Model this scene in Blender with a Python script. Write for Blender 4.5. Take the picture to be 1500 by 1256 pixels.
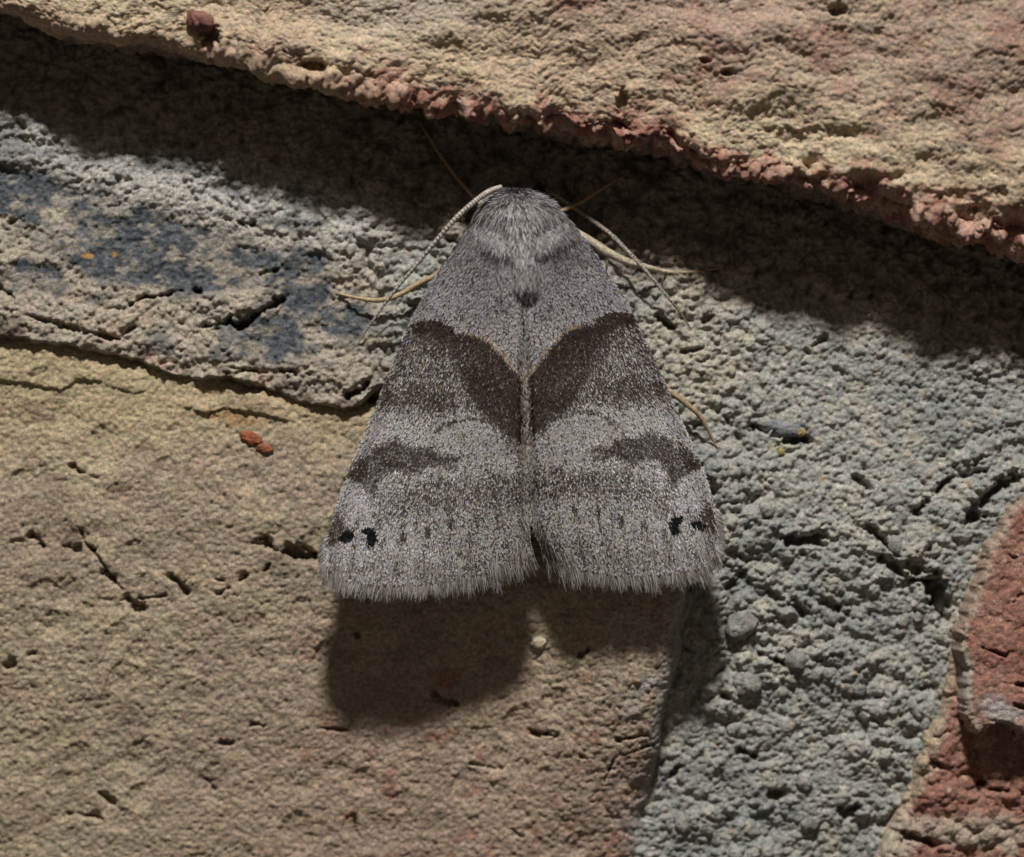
# A grey-brown moth resting on an old brick wall, lit by a flash from above.
# Design units: photo-plane pixels (1 px = 0.03 mm on the wall plane), heights H in mm out of the wall.
import bpy, math
import numpy as np
from mathutils import Matrix, Vector

for o in list(bpy.data.objects):
    bpy.data.objects.remove(o)
scene = bpy.context.scene
S = 0.001          # mm -> metre
K = 0.03           # mm per design pixel
DIST = 150.0       # camera distance from the wall plane, mm

# ------------------------------------------------------------------ camera
cam_d = bpy.data.cameras.new('camera')
cam = bpy.data.objects.new('camera', cam_d)
scene.collection.objects.link(cam)
cam.location = (0, -DIST * S, 0)
cam.rotation_euler = (math.radians(90), 0, 0)
cam_d.sensor_width = 36.0
cam_d.lens = 36.0 * DIST / (1500 * K)
cam_d.clip_start = 0.005
cam_d.clip_end = 20.0
cam_d.dof.use_dof = True
cam_d.dof.focus_distance = (DIST - 2.9) * S
cam_d.dof.aperture_fstop = 30.0
scene.camera = cam

# ------------------------------------------------------------------ world: faint night-time ambient
w = bpy.data.worlds.new('World')
scene.world = w
w.use_nodes = True
w.node_tree.nodes['Background'].inputs[0].default_value = (1.0, 0.88, 0.76, 1)
w.node_tree.nodes['Background'].inputs[1].default_value = 0.10

# ------------------------------------------------------------------ the flash, above the lens
fl = bpy.data.lights.new('flash', 'AREA')
fl.shape = 'RECTANGLE'
fl.size = 0.036
fl.size_y = 0.024
fl.energy = 1.62
fl.color = (1.0, 0.98, 0.97)
flash = bpy.data.objects.new('flash', fl)
scene.collection.objects.link(flash)
flash.location = (-0.004, -0.205, 0.262)
flash.rotation_euler = (Vector((0, -0.002, -0.003)) - Vector(flash.location)).to_track_quat('-Z', 'Y').to_euler()

# ------------------------------------------------------------------ view
scene.view_settings.view_transform = 'Standard'
scene.view_settings.look = 'None'
scene.view_settings.exposure = 0
scene.view_settings.gamma = 1
scene.view_settings.use_curve_mapping = False

# ================================================================== numpy helpers
rng = np.random.default_rng(7)


def hsh(ix, iy, seed):
    h = (ix.astype(np.int64) * 374761393 + iy.astype(np.int64) * 668265263 + seed * 974634777) & 0xffffffff
    h = ((h ^ (h >> 13)) * 1274126177) & 0xffffffff
    h = ((h ^ (h >> 16)) * 2246822519) & 0xffffffff
    h = h ^ (h >> 15)
    return (h & 0xffffff) / float(0x1000000)


def vn(x, y, sc, seed):
    x = x / sc
    y = y / sc
    ix = np.floor(x)
    iy = np.floor(y)
    fx = x - ix
    fy = y - iy
    fx = fx * fx * fx * (fx * (fx * 6 - 15) + 10)
    fy = fy * fy * fy * (fy * (fy * 6 - 15) + 10)
    a = hsh(ix, iy, seed)
    b = hsh(ix + 1, iy, seed)
    c = hsh(ix, iy + 1, seed)
    d = hsh(ix + 1, iy + 1, seed)
    return (a * (1 - fx) + b * fx) * (1 - fy) + (c * (1 - fx) + d * fx) * fy


def fbm(x, y, sc, octv, seed, gain=0.5):
    t = 0.0
    a = 1.0
    n = 0.0
    for i in range(octv):
        ang = 0.6 * i
        xr = x * math.cos(ang) - y * math.sin(ang)
        yr = x * math.sin(ang) + y * math.cos(ang)
        t = t + a * (vn(xr, yr, sc, seed + i * 17) - 0.5) * 2
        n += a
        a *= gain
        sc *= 0.5
    return t / n


def crumb(x, y, sc, seed, rmin=0.45, rmax=0.95, keep=1.0):
    """height of a bed of rounded grains, 0..1, cell size sc"""
    X = x / sc
    Y = y / sc
    ix = np.floor(X)
    iy = np.floor(Y)
    out = np.zeros_like(X)
    for dx in (-1, 0, 1):
        for dy in (-1, 0, 1):
            cx = ix + dx
            cy = iy + dy
            px = cx + 0.1 + 0.8 * hsh(cx, cy, seed)
            py = cy + 0.1 + 0.8 * hsh(cx, cy, seed + 1)
            r = rmin + (rmax - rmin) * hsh(cx, cy, seed + 2)
            if keep < 1.0:
                r = np.where(hsh(cx, cy, seed + 3) < keep, r, 1e-3)
            d2 = ((X - px) ** 2 + (Y - py) ** 2) / (r * r)
            out = np.maximum(out, r * np.sqrt(np.clip(1 - d2, 0, 1)))
    return out / rmax


def sstep(a, b, x):
    t = np.clip((x - a) / (b - a), 0, 1)
    return t * t * (3 - 2 * t)


def dpoly(x, y, pts, closed=False, far=1e9):
    pts = np.asarray(pts, float)
    n = len(pts)
    best = np.full(x.shape, far)
    for i in range(n if closed else n - 1):
        a = pts[i]
        b = pts[(i + 1) % n]
        ex, ey = b - a
        L = ex * ex + ey * ey + 1e-9
        t = np.clip(((x - a[0]) * ex + (y - a[1]) * ey) / L, 0, 1)
        best = np.minimum(best, np.hypot(x - a[0] - t * ex, y - a[1] - t * ey))
    return best


def inside(x, y, pts):
    pts = np.asarray(pts, float)
    r = np.zeros(x.shape, bool)
    n = len(pts)
    j = n - 1
    for i in range(n):
        xi, yi = pts[i]
        xj, yj = pts[j]
        if yi != yj:
            c = ((yi > y) != (yj > y)) & (x < (xj - xi) * (y - yi) / (yj - yi) + xi)
            r ^= c
        j = i
    return r


def sdf(x, y, pts):
    """signed distance, positive inside"""
    d = dpoly(x, y, pts, True)
    return np.where(inside(x, y, pts), d, -d)


def blob(x, y, cx, cy, rx, ry, deg=0.0, soft=0.25, nz=0.25, seed=1):
    a = math.radians(deg)
    dx = (x - cx) * math.cos(a) + (y - cy) * math.sin(a)
    dy = -(x - cx) * math.sin(a) + (y - cy) * math.cos(a)
    r = np.hypot(dx / rx, dy / ry)
    r = r + nz * fbm(x, y, min(rx, ry) * 0.9, 3, seed)
    return 1 - sstep(1 - soft, 1 + soft, r)


def carve(x, y, pts, width, depth, seed=3, nz=0.6):
    """a ragged crevice along a polyline: returns mm to subtract"""
    pts = np.asarray(pts, float)
    m = width * 4 + 8
    sel = ((x > pts[:, 0].min() - m) & (x < pts[:, 0].max() + m) & (y > pts[:, 1].min() - m) & (y < pts[:, 1].max() + m))
    out = np.zeros(x.shape)
    if not sel.any():
        return out
    xs, ys = x[sel], y[sel]
    d = dpoly(xs, ys, pts)
    t = 1.25 * fbm(xs, ys, 9 + width * 1.7, 4, seed, 0.62) + 0.45 * (crumb(xs, ys, 9, seed + 4) - 0.5) + 1.1 * (1 - d / (width * 1.15)) - 0.55
    out[sel] = depth * (0.25 * sstep(-0.15, 0.25, t) + 0.75 * sstep(0.1, 0.75, t)) * sstep(2.6, 1.6, d / width)
    return out


def lerpc(pts, x):
    p = np.asarray(pts, float)
    return np.interp(x, p[:, 0], p[:, 1])


def mix(a, b, t):
    a = np.asarray(a, float)
    b = np.asarray(b, float)
    t = np.asarray(t)[..., None]
    return a * (1 - t) + b * t


def world_xyz(px, py, h):
    """design coordinates -> world metres (orthogonal to the wall)"""
    return np.stack([(px - 750) * K * S, -h * S, (628 - py) * K * S], -1)


def seen(px, py, h):
    """the same for a thing standing h mm off the wall whose outline was measured in the photograph"""
    f = (DIST - h) / DIST
    return np.stack([(px - 750) * K * f * S, -h * S, (628 - py) * K * f * S], -1)


# ================================================================== mesh / object helpers
def mesh_np(name, V, faces, col=None, smooth=True):
    me = bpy.data.meshes.new(name)
    V = np.ascontiguousarray(V.reshape(-1, 3), dtype=np.float32)
    fl_, st, tot, n0 = [], [], [], 0
    for F in faces:
        if len(F) == 0:
            continue
        F = np.asarray(F, dtype=np.int32)
        k = F.shape[1]
        fl_.append(F.ravel())
        st.append(n0 + np.arange(len(F), dtype=np.int32) * k)
        n0 += F.size
    lv = np.concatenate(fl_)
    ls = np.concatenate(st)
    me.vertices.add(len(V))
    me.vertices.foreach_set('co', V.ravel())
    me.loops.add(len(lv))
    me.loops.foreach_set('vertex_index', lv)
    me.polygons.add(len(ls))
    me.polygons.foreach_set('loop_start', ls)
    me.update(calc_edges=True)
    if smooth:
        me.polygons.foreach_set('use_smooth', np.ones(len(ls), dtype=bool))
    if col is not None:
        at = me.attributes.new('Col', 'FLOAT_COLOR', 'POINT')
        c4 = np.ones((len(V), 4), dtype=np.float32)
        c4[:, :3] = np.clip(col.reshape(-1, 3), 0.001, 0.95)
        at.data.foreach_set('color', c4.ravel())
    me.validate()
    return me


def obj(name, me, mat, parent=None, label=None):
    o = bpy.data.objects.new(name, me)
    scene.collection.objects.link(o)
    if mat is not None:
        me.materials.append(mat)
    if parent is not None:
        o.parent = parent
        if parent.parent is None:        # things sit at their base; meshes hold world coordinates
            o.matrix_parent_inverse = Matrix.Translation(parent.location).inverted()
    if label:
        o['label'] = label
    return o


def thing(name, loc, label, cat):
    o = bpy.data.objects.new(name, None)
    o.empty_display_size = 0.002
    scene.collection.objects.link(o)
    o.location = loc
    o['label'] = label
    o['category'] = cat
    return o


def grid_faces(nr, nc, keep=None):
    idx = np.arange(nr * nc).reshape(nr, nc)
    F = np.stack([idx[:-1, :-1], idx[1:, :-1], idx[1:, 1:], idx[:-1, 1:]], -1)
    if keep is not None:
        F = F[keep]
    return F.reshape(-1, 4)


def compact(V, F, C):
    used = np.zeros(len(V), bool)
    used[F.ravel()] = True
    m = np.cumsum(used) - 1
    return V[used], m[F], C[used]


# ================================================================== materials
def nt(mat):
    mat.use_nodes = True
    t = mat.node_tree
    return t, t.nodes, t.links, t.nodes['Principled BSDF']


def stone_mat(name, rough=0.9, var=0.35, vscale=9000, b1=0.00006, s1=9000, spec=0.25, glint=0.0):
    m = bpy.data.materials.new(name)
    t, N, L, b = nt(m)
    at = N.new('ShaderNodeAttribute')
    at.attribute_name = 'Col'
    tc = N.new('ShaderNodeTexCoord')
    n1 = N.new('ShaderNodeTexNoise')
    n1.inputs['Scale'].default_value = vscale
    n1.inputs['Detail'].default_value = 4
    n1.inputs['Roughness'].default_value = 0.65
    L.new(tc.outputs['Object'], n1.inputs['Vector'])
    mr = N.new('ShaderNodeMapRange')
    mr.inputs[1].default_value = 0.25
    mr.inputs[2].default_value = 0.75
    mr.inputs[3].default_value = 1 - var
    mr.inputs[4].default_value = 1 + var
    L.new(n1.outputs[0], mr.inputs[0])
    mx = N.new('ShaderNodeVectorMath')
    mx.operation = 'SCALE'
    L.new(at.outputs['Color'], mx.inputs[0])
    L.new(mr.outputs[0], mx.inputs['Scale'])
    # single sand grains differ a little in tone and hue
    vg = N.new('ShaderNodeTexVoronoi')
    vg.inputs['Scale'].default_value = 7500
    L.new(tc.outputs['Object'], vg.inputs['Vector'])
    gm = N.new('ShaderNodeMapRange')
    gm.data_type = 'FLOAT_VECTOR'
    gm.inputs[9].default_value = (0.70, 0.72, 0.68)
    gm.inputs[10].default_value = (1.32, 1.28, 1.32)
    L.new(vg.outputs['Color'], gm.inputs[6])
    sp_ = N.new('ShaderNodeSeparateColor')
    L.new(vg.outputs['Color'], sp_.inputs[0])
    gv = N.new('ShaderNodeMapRange')
    gv.inputs[3].default_value = 0.78
    gv.inputs[4].default_value = 1.22
    L.new(sp_.outputs[0], gv.inputs[0])
    hu = N.new('ShaderNodeMix')
    hu.data_type = 'VECTOR'
    hu.inputs[0].default_value = 0.18
    L.new(gv.outputs[0], hu.inputs[4])
    L.new(gm.outputs[1], hu.inputs[5])
    m2 = N.new('ShaderNodeVectorMath')
    m2.operation = 'MULTIPLY'
    L.new(mx.outputs[0], m2.inputs[0])
    L.new(hu.outputs[1], m2.inputs[1])
    L.new(m2.outputs[0], b.inputs['Base Color'])
    n2 = N.new('ShaderNodeTexNoise')
    n2.inputs['Scale'].default_value = s1
    n2.inputs['Detail'].default_value = 5
    n2.inputs['Roughness'].default_value = 0.7
    L.new(tc.outputs['Object'], n2.inputs['Vector'])
    bp = N.new('ShaderNodeBump')
    bp.inputs['Strength'].default_value = 0.8
    bp.inputs['Distance'].default_value = b1
    L.new(n2.outputs[0], bp.inputs['Height'])
    L.new(bp.outputs[0], b.inputs['Normal'])
    b.inputs['Roughness'].default_value = rough
    b.inputs['Specular IOR Level'].default_value = spec
    if glint > 0:      # scattered tiny quartz faces that shine
        vo = N.new('ShaderNodeTexVoronoi')
        vo.inputs['Scale'].default_value = 5200
        L.new(tc.outputs['Object'], vo.inputs['Vector'])
        sp = N.new('ShaderNodeSeparateColor')
        L.new(vo.outputs['Color'], sp.inputs[0])
        gt = N.new('ShaderNodeMath')
        gt.operation = 'GREATER_THAN'
        gt.inputs[1].default_value = 1 - glint
        L.new(sp.outputs[0], gt.inputs[0])
        rr = N.new('ShaderNodeMapRange')
        rr.inputs[3].default_value = rough
        rr.inputs[4].default_value = 0.22
        L.new(gt.outputs[0], rr.inputs[0])
        L.new(rr.outputs[0], b.inputs['Roughness'])
    return m


def scale_mat(name, rough=0.42, spec=0.5, film=0.0, var=0.25, vs=16000):
    m = bpy.data.materials.new(name)
    t, N, L, b = nt(m)
    at = N.new('ShaderNodeAttribute')
    at.attribute_name = 'Col'
    tc = N.new('ShaderNodeTexCoord')
    n1 = N.new('ShaderNodeTexNoise')
    n1.inputs['Scale'].default_value = vs
    n1.inputs['Detail'].default_value = 3
    L.new(tc.outputs['Object'], n1.inputs['Vector'])
    mr = N.new('ShaderNodeMapRange')
    mr.inputs[1].default_value = 0.3
    mr.inputs[2].default_value = 0.7
    mr.inputs[3].default_value = 1 - var
    mr.inputs[4].default_value = 1 + var
    L.new(n1.outputs[0], mr.inputs[0])
    mx = N.new('ShaderNodeVectorMath')
    mx.operation = 'SCALE'
    L.new(at.outputs['Color'], mx.inputs[0])
    L.new(mr.outputs[0], mx.inputs['Scale'])
    L.new(mx.outputs[0], b.inputs['Base Color'])
    b.inputs['Roughness'].default_value = rough
    b.inputs['Specular IOR Level'].default_value = spec
    sx = N.new('ShaderNodeSeparateColor')              # jet-black scales are matt
    L.new(at.outputs['Color'], sx.inputs[0])
    sm = N.new('ShaderNodeMapRange')
    sm.inputs[1].default_value = 0.007
    sm.inputs[2].default_value = 0.012
    sm.inputs[3].default_value = 0.02
    sm.inputs[4].default_value = spec
    L.new(sx.outputs[0], sm.inputs[0])
    L.new(sm.outputs[0], b.inputs['Specular IOR Level'])
    if film > 0 and 'Thin Film Thickness' in b.inputs:
        n3 = N.new('ShaderNodeTexNoise')
        n3.inputs['Scale'].default_value = 6000
        L.new(tc.outputs['Object'], n3.inputs['Vector'])
        m3 = N.new('ShaderNodeMapRange')
        m3.inputs[1].default_value = 0.3
        m3.inputs[2].default_value = 0.7
        m3.inputs[3].default_value = film * 0.6
        m3.inputs[4].default_value = film * 1.5
        L.new(n3.outputs[0], m3.inputs[0])
        L.new(m3.outputs[0], b.inputs['Thin Film Thickness'])
    return m


M_mortar = stone_mat('mortar_grit', 0.93, 0.42, 9000, 0.00014, 10000, 0.25, 0.012)
M_buff = stone_mat('buff_brick', 0.92, 0.42, 8000, 0.00009, 12000, 0.25, 0.006)
M_cream = stone_mat('cream_brick', 0.92, 0.38, 9000, 0.00012, 10000, 0.25, 0.006)
M_red = stone_mat('red_brick', 0.92, 0.42, 9000, 0.00012, 10000, 0.25, 0.01)
M_scale = scale_mat('wing_scales', 0.40, 0.20, 0)
M_wing = scale_mat('wing_membrane', 0.7, 0.2)
M_hair = scale_mat('body_hair', 0.55, 0.22, 0, 0.2)
M_leg = scale_mat('leg_cuticle', 0.55, 0.3, 0, 0.35, 9000)

# ================================================================== the wall
WALL = thing('brick_wall', (0, 0.004, -0.019), 'weathered brick wall of cream, buff and red bricks with crumbly grey mortar', 'wall')

# non-uniform sampling: fine in view, coarse further out
def axis(lo, hi, step, far):
    a = list(np.arange(lo, hi, step))
    s = step
    r = []
    p = hi
    while p < hi + far:
        r.append(p)
        s *= 1.12
        p += s
    s = step
    l = []
    p = lo
    while p > lo - far:
        s *= 1.12
        p -= s
        l.append(p)
    return np.array(l[::-1] + a + r)


STEP = 1.8
XS = axis(-30, 1530, STEP, 650)
YS = axis(-20, 1280, STEP, 600)
GX, GY = np.meshgrid(XS, YS)

# lower edge of the upper brick (as outlined, shifted for its height towards the lens)
ARRIS = [(-800, -150), (-200, -30), (0, 27), (100, 55), (200, 76), (300, 94), (400, 118), (500, 144), (600, 168), (700, 188),
         (800, 202), (880, 214), (950, 226), (1000, 246), (1100, 270), (1200, 293), (1300, 324), (1400, 354), (1500, 372), (1700, 410), (2300, 520)]
LEDGE = [(-800, 330), (-200, 450), (0, 488), (60, 498), (120, 508), (200, 530), (260, 546), (300, 551), (350, 560), (400, 572), (450, 584),
         (500, 594), (530, 592), (545, 575), (560, 560), (640, 560), (2300, 560)]
BUFF = [(-900, 350), (-200, 440), (0, 478), (200, 515), (400, 558), (530, 585), (700, 610), (850, 640), (940, 690), (985, 780), (1000, 880), (988, 960),
        (968, 1060), (952, 1160), (944, 1260), (930, 1500), (900, 2100), (-900, 2100)]
REDB = [(2300, 300), (1560, 660), (1503, 706), (1468, 742), (1440, 790), (1420, 850), (1400, 915), (1390, 965), (1376, 1040), (1345, 1120), (1312, 1200),
        (1288, 1262), (1240, 1400), (1150, 2000), (2300, 2000)]
FLAKE = [(2300, 330), (1560, 668), (1505, 712), (1470, 748), (1444, 795), (1425, 852), (1406, 915), (1397, 950), (1410, 968), (1404, 1000), (1407, 1040),
         (1424, 1066), (1440, 1056), (1462, 1052), (1490, 1070), (1530, 1062), (1700, 1100), (2300, 1150)]


def tilt(y):
    return -0.0042 * np.clip(y - 760, 0, 900)


def edge_drop(sd, r, steep=7.0):
    """mm to subtract near the rim of a brick; sd in px, r rounding in px"""
    q = np.clip(r - sd, 0, r)
    d = r - np.sqrt(np.clip(r * r - q * q, 0, None))
    d = d + np.clip(-sd, 0, None) * steep
    return np.minimum(d * K, 9.0)


def mortar_h(x, y):
    wx = x + 9 * fbm(x, y, 45, 3, 11)
    wy = y + 9 * fbm(x, y, 45, 3, 12)
    led = sstep(600, 500, x + 30 * fbm(x, y, 60, 2, 8)) * sstep(-60, 20, lerpc(LEDGE, x) - y + 230)
    sh = 235 + 0.2 * x
    rec = np.clip(sh - y, 0, 300) * 0.006
    h = 0.55 + tilt(y) - rec + 0.28 * fbm(x, y, 170, 3, 5)
    h = h + led * (0.35 + 0.45 * sstep(-190, 0, y - lerpc(LEDGE, x)))
    # grit
    lump = crumb(wx, wy, 58, 21, 0.4, 0.95) * 0.50
    mid = crumb(wx * 0.97, wy * 1.07, 25, 31, 0.35, 0.95) * 0.43
    fine = crumb(wx, wy, 11.5, 41, 0.35, 0.95) * 0.30
    tiny = crumb(x, y, 6.2, 51, 0.4, 0.95) * 0.13
    patch = sstep(-0.25, 0.35, fbm(x, y, 120, 3, 71))
    rough = (0.35 + 0.65 * patch)
    smear = blob(x, y, 1270, 610, 120, 60, 10, 0.4, 0.5, 77)         # trowel-smeared patch
    smear = np.maximum(smear, blob(x, y, 1010, 540, 50, 60, 0, 0.4, 0.4, 78) * 0.7)
    rough = np.maximum(rough * (1 - 0.65 * smear), 1.45 * sstep(30, -30, y - sh + 30))
    plate = led * ledge_plate(x, y)
    rough = rough * (1 - 0.72 * plate) * (1 - 0.25 * led)
    h = h + (lump * rough + mid * rough + fine * (0.35 + 0.65 * rough) * (1 - 0.6 * plate) + tiny * (1 - 0.5 * plate))
    h = h + 0.07 * fbm(x, y, 5.0, 2, 61) - 0.32 * rough
    # crevices and hollows in the grey joint
    for pts, wd, dp in MCREV:
        h = h - carve(x, y, pts, wd, dp, int(pts[0][0]) % 97)
    # the bed mortar stops at the ledge above the buff brick
    lip = lerpc(LEDGE, x) + 12 * fbm(x, y, 55, 4, 15, 0.6)
    h = h - 0.40 * sstep(-42, -2, y - lip) * sstep(560, 500, x) * (0.6 + 0.8 * fbm(x, y, 80, 3, 16))
    cut = sstep(0, 14, y - lip) * sstep(575, 540, x)
    h = h - cut * 2.2
    h = h - 2.6 * sstep(8, 50, sdf(x, y, BUFF)) * (1 - cut) * sstep(530, 620, x) - 2.0 * sstep(10, 50, sdf(x, y, REDB))
    return h


def ledge_plate(x, y):
    a = blob(x, y, 240, 368, 190, 50, 9, 0.35, 0.35, 81)
    a = np.maximum(a, blob(x, y, 60, 290, 110, 34, 12, 0.4, 0.45, 82))
    a = np.maximum(a, blob(x, y, 395, 500, 62, 34, 10, 0.35, 0.4, 83))
    a = np.maximum(a, blob(x, y, 445, 415, 36, 46, 20, 0.35, 0.4, 84))
    a = np.maximum(a, blob(x, y, 510, 470, 50, 20, 0, 0.4, 0.5, 85))
    a = np.maximum(a, blob(x, y, 60, 410, 50, 24, 10, 0.4, 0.5, 86) * 0.8)
    return a


MCREV = [
    ([(195, 448), (215, 436), (250, 434), (262, 428), (296, 428)], 7, 0.9),
    ([(305, 480), (340, 474), (352, 480), (380, 462), (416, 440)], 9, 1.0),
    ([(0, 422), (20, 432), (28, 440)], 7, 0.6), ([(20, 328), (45, 318)], 7, 0.5),
    ([(188, 286), (208, 278)], 5, 0.5), ([(355, 328), (372, 332)], 8, 0.6), ([(385, 404), (410, 398)], 6, 0.5),
    ([(335, 538), (380, 545)], 6, 0.5), ([(420, 545), (455, 548)], 8, 0.7), ([(100, 480), (180, 498), (200, 480)], 7, 0.6),
    ([(512, 578), (535, 568)], 12, 1.2), ([(40, 462), (95, 478)], 6, 0.5),
    ([(1108, 626), (1140, 634), (1176, 640)], 15, 1.3), ([(1155, 792), (1195, 786)], 15, 1.2),
    ([(1180, 515), (1205, 498)], 11, 0.8), ([(1030, 470), (1048, 460)], 8, 0.7), ([(1270, 770), (1330, 830), (1372, 842)], 9, 0.8),
    ([(1368, 862), (1385, 905)], 17, 1.6), ([(1110, 955), (1150, 975)], 14, 1.1), ([(1290, 815), (1330, 850), (1360, 850)], 9, 0.8),
    ([(1060, 610), (1080, 640)], 9, 0.6), ([(1340, 750), (1390, 700), (1440, 690)], 10, 0.8), ([(1085, 845), (1065, 860)], 10, 0.7),
    ([(1490, 695), (1445, 725), (1425, 760)], 12, 1.2), ([(1250, 700), (1275, 720)], 8, 0.6), ([(1130, 1165), (1155, 1170)], 11, 0.9),
    ([(1060, 1020), (1075, 1030)], 10, 0.8), ([(1085, 1100), (1108, 1112)], 10, 0.7), ([(985, 1140), (998, 1125)], 9, 0.7),
    ([(1240, 1195), (1262, 1186)], 11, 0.8), ([(960, 465), (985, 480)], 9, 0.8), ([(1000, 515), (1040, 510)], 6, 0.5),
    ([(1130, 870), (1180, 900)], 8, 0.6), ([(1205, 880), (1240, 900)], 8, 0.6), ([(1390, 1000), (1350, 1010)], 9, 0.8),
]

BCREV = [  # crevices and pits in the buff brick
    ([(388, 792), (402, 806), (428, 808), (468, 814)], 13, 0.9), ([(395, 826), (388, 838)], 7, 0.5),
    ([(325, 868), (338, 860)], 9, 0.7), ([(352, 850), (362, 842)], 7, 0.6), ([(318, 848), (335, 852)], 4, 0.35),
    ([(100, 762), (118, 772), (128, 796), (140, 806)], 7, 0.6), ([(140, 806), (160, 838), (180, 862)], 3.5, 0.35),
    ([(155, 840), (170, 852)], 7, 0.5), ([(185, 876), (205, 890)], 11, 0.7), ([(205, 876), (245, 873)], 4, 0.35),
    ([(50, 784), (66, 796)], 10, 0.6), ([(95, 800), (120, 806)], 8, 0.4), ([(252, 842), (262, 852), (275, 868)], 8, 0.6),
    ([(110, 680), (118, 690)], 7, 0.5), ([(120, 690), (145, 700)], 3, 0.3), ([(368, 1062), (382, 1064)], 7, 0.5), ([(320, 1088), (336, 1092)], 9, 0.6),
    ([(470, 1068), (508, 1072)], 5, 0.45), ([(143, 1168), (160, 1180)], 8, 0.5), ([(100, 1196), (145, 1202)], 8, 0.45),
    ([(780, 1074), (815, 1078)], 9, 0.6), ([(848, 1110), (872, 1112)], 9, 0.6), ([(850, 956), (858, 950)], 8, 0.5),
    ([(516, 1200), (520, 1224)], 6, 0.35), ([(690, 1122), (735, 1130)], 6, 0.3), ([(10, 975), (16, 972)], 8, 0.5), ([(905, 1060), (925, 1058)], 11, 0.6),
    ([(905, 1082), (945, 1075)], 6, 0.5), ([(525, 932), (535, 936)], 7, 0.5), ([(300, 1145), (312, 1160)], 6, 0.35), ([(745, 1215), (765, 1232)], 6, 0.35),
    ([(40, 960), (50, 955)], 7, 0.35), ([(445, 800), (470, 818)], 8, 0.5), ([(640, 1020), (665, 1032)], 10, 0.6), ([(885, 1145), (900, 1110), (965, 1085)], 5, 0.4),
]


def strata(x, y):
    """thin flaking layers near the top of the buff brick: raised sheet above ragged lines"""
    h = 0
    for pts, up in (([(-50, 556), (40, 560), (95, 572), (118, 560), (160, 560)], 0.16), ([(255, 588), (300, 606), (330, 598), (372, 604), (440, 622)], 0.18),
                    ([(150, 562), (200, 576), (230, 572)], 0.12)):
        p = np.asarray(pts, float)
        yl = np.interp(x, p[:, 0], p[:, 1]) + 5 * fbm(x, y, 25, 3, 91)
        wt = sstep(p[0, 0], p[0, 0] + 25, x) * sstep(p[-1, 0], p[-1, 0] - 25, x)
        d = yl - y
        h = h + up * wt * sstep(-2, 2, d) * sstep(60, 0, d)
    return h


def buff_h(x, y):
    face = 0.85 + tilt(y) * 1.05 + 1.85 * sstep(710, 955, x) * sstep(1330, 980, y)
    face = face + 0.20 * fbm(x, y, 230, 3, 101) + 0.10 * fbm(x, y * 1.6, 70, 3, 102)
    ys = y + 0.25 * x
    tex = crumb(x + 6 * fbm(x, y, 30, 2, 110), y, 24, 111, 0.4, 0.9) * 0.05
    tex = tex + crumb(x, y, 10, 121, 0.35, 0.9) * 0.075 + crumb(x, y, 6.0, 131, 0.4, 0.95) * 0.075 + 0.05 * fbm(x, y, 4.6, 2, 141)
    tex = tex * (0.85 + 0.15 * sstep(600, 950, x))
    # shallow wind-scooped hollows
    pit = crumb(x, ys, 46, 151, 0.2, 0.55, 0.35)
    h = face + tex - 0.16 * pit
    for pts, wd, dp in BCREV:
        h = h - carve(x, y, pts, wd, dp, int(pts[0][0]) % 89)
    h = h + strata(x, y)
    sd = sdf(x, y, BUFF) + 9 * fbm(x, y, 50, 3, 161)
    return h - edge_drop(sd, 34)


def redb_h(x, y):
    sd = sdf(x, y, REDB) + 6 * fbm(x, y, 40, 3, 171) + 6 * fbm(x, y, 13, 3, 174)
    h = 0.55 + tilt(y) * 0.6 + 0.25 * fbm(x, y, 120, 3, 172)
    wx = x + 8 * fbm(x, y, 30, 2, 173)
    h = h + crumb(wx, y, 46, 181, 0.4, 0.95) * 0.42 + crumb(wx, y, 20, 191, 0.4, 0.95) * 0.28 + crumb(x, y, 9, 192, 0.4, 0.95) * 0.12
    h = h + 0.05 * fbm(x, y, 5, 2, 193)
    for pts, wd, dp in (([(1330, 1225), (1370, 1240)], 11, 0.8), ([(1340, 1100), (1372, 1118)], 8, 0.6), ([(1440, 1155), (1475, 1160)], 11, 0.7)):
        h = h - carve(x, y, pts, wd, dp, 7)
    return h - edge_drop(sd, 18)


def flake_h(x, y):
    sd = sdf(x, y, FLAKE) + 5 * fbm(x, y, 26, 3, 201) + 5 * fbm(x, y, 11, 3, 204)
    h = 1.85 + 0.2 * fbm(x, y, 110, 3, 202) + 0.0012 * (x - 1400)
    h = h + crumb(x + 6 * fbm(x, y, 24, 2, 203), y, 26, 211, 0.4, 0.95) * 0.16 + crumb(x, y, 10, 212, 0.4, 0.95) * 0.09 + 0.05 * fbm(x, y, 5.5, 2, 213)
    for pts, wd, dp in (([(1470, 812), (1492, 826)], 5, 0.5), ([(1475, 880), (1485, 868)], 5, 0.4), ([(1430, 945), (1465, 958), (1470, 945)], 4, 0.4),
                        ([(1455, 995), (1490, 1000)], 5, 0.5), ([(1478, 1028), (1500, 1036)], 5, 0.4)):
        h = h - carve(x, y, pts, wd, dp, 9)
    return h - edge_drop(sd, 9, 9)


def field(f, sel):
    H = np.full(GX.shape, -9.0)
    H[sel] = f(GX[sel], GY[sel])
    return H


sdB = sdf(GX, GY, BUFF)
sdR = sdf(GX, GY, REDB)
sdF = sdf(GX, GY, FLAKE)
HM = field(mortar_h, (GY > lerpc(ARRIS, GX) - 330) & ((sdB < 75) | (GY < lerpc(LEDGE, GX) + 40)) & (sdR < 75))
HB = field(buff_h, sdB > -40)
HR = field(redb_h, sdR > -40)
HF = field(flake_h, sdF > -30)


def patch_keep(mask):
    return mask[:-1, :-1] | mask[1:, :-1] | mask[1:, 1:] | mask[:-1, 1:]


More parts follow.
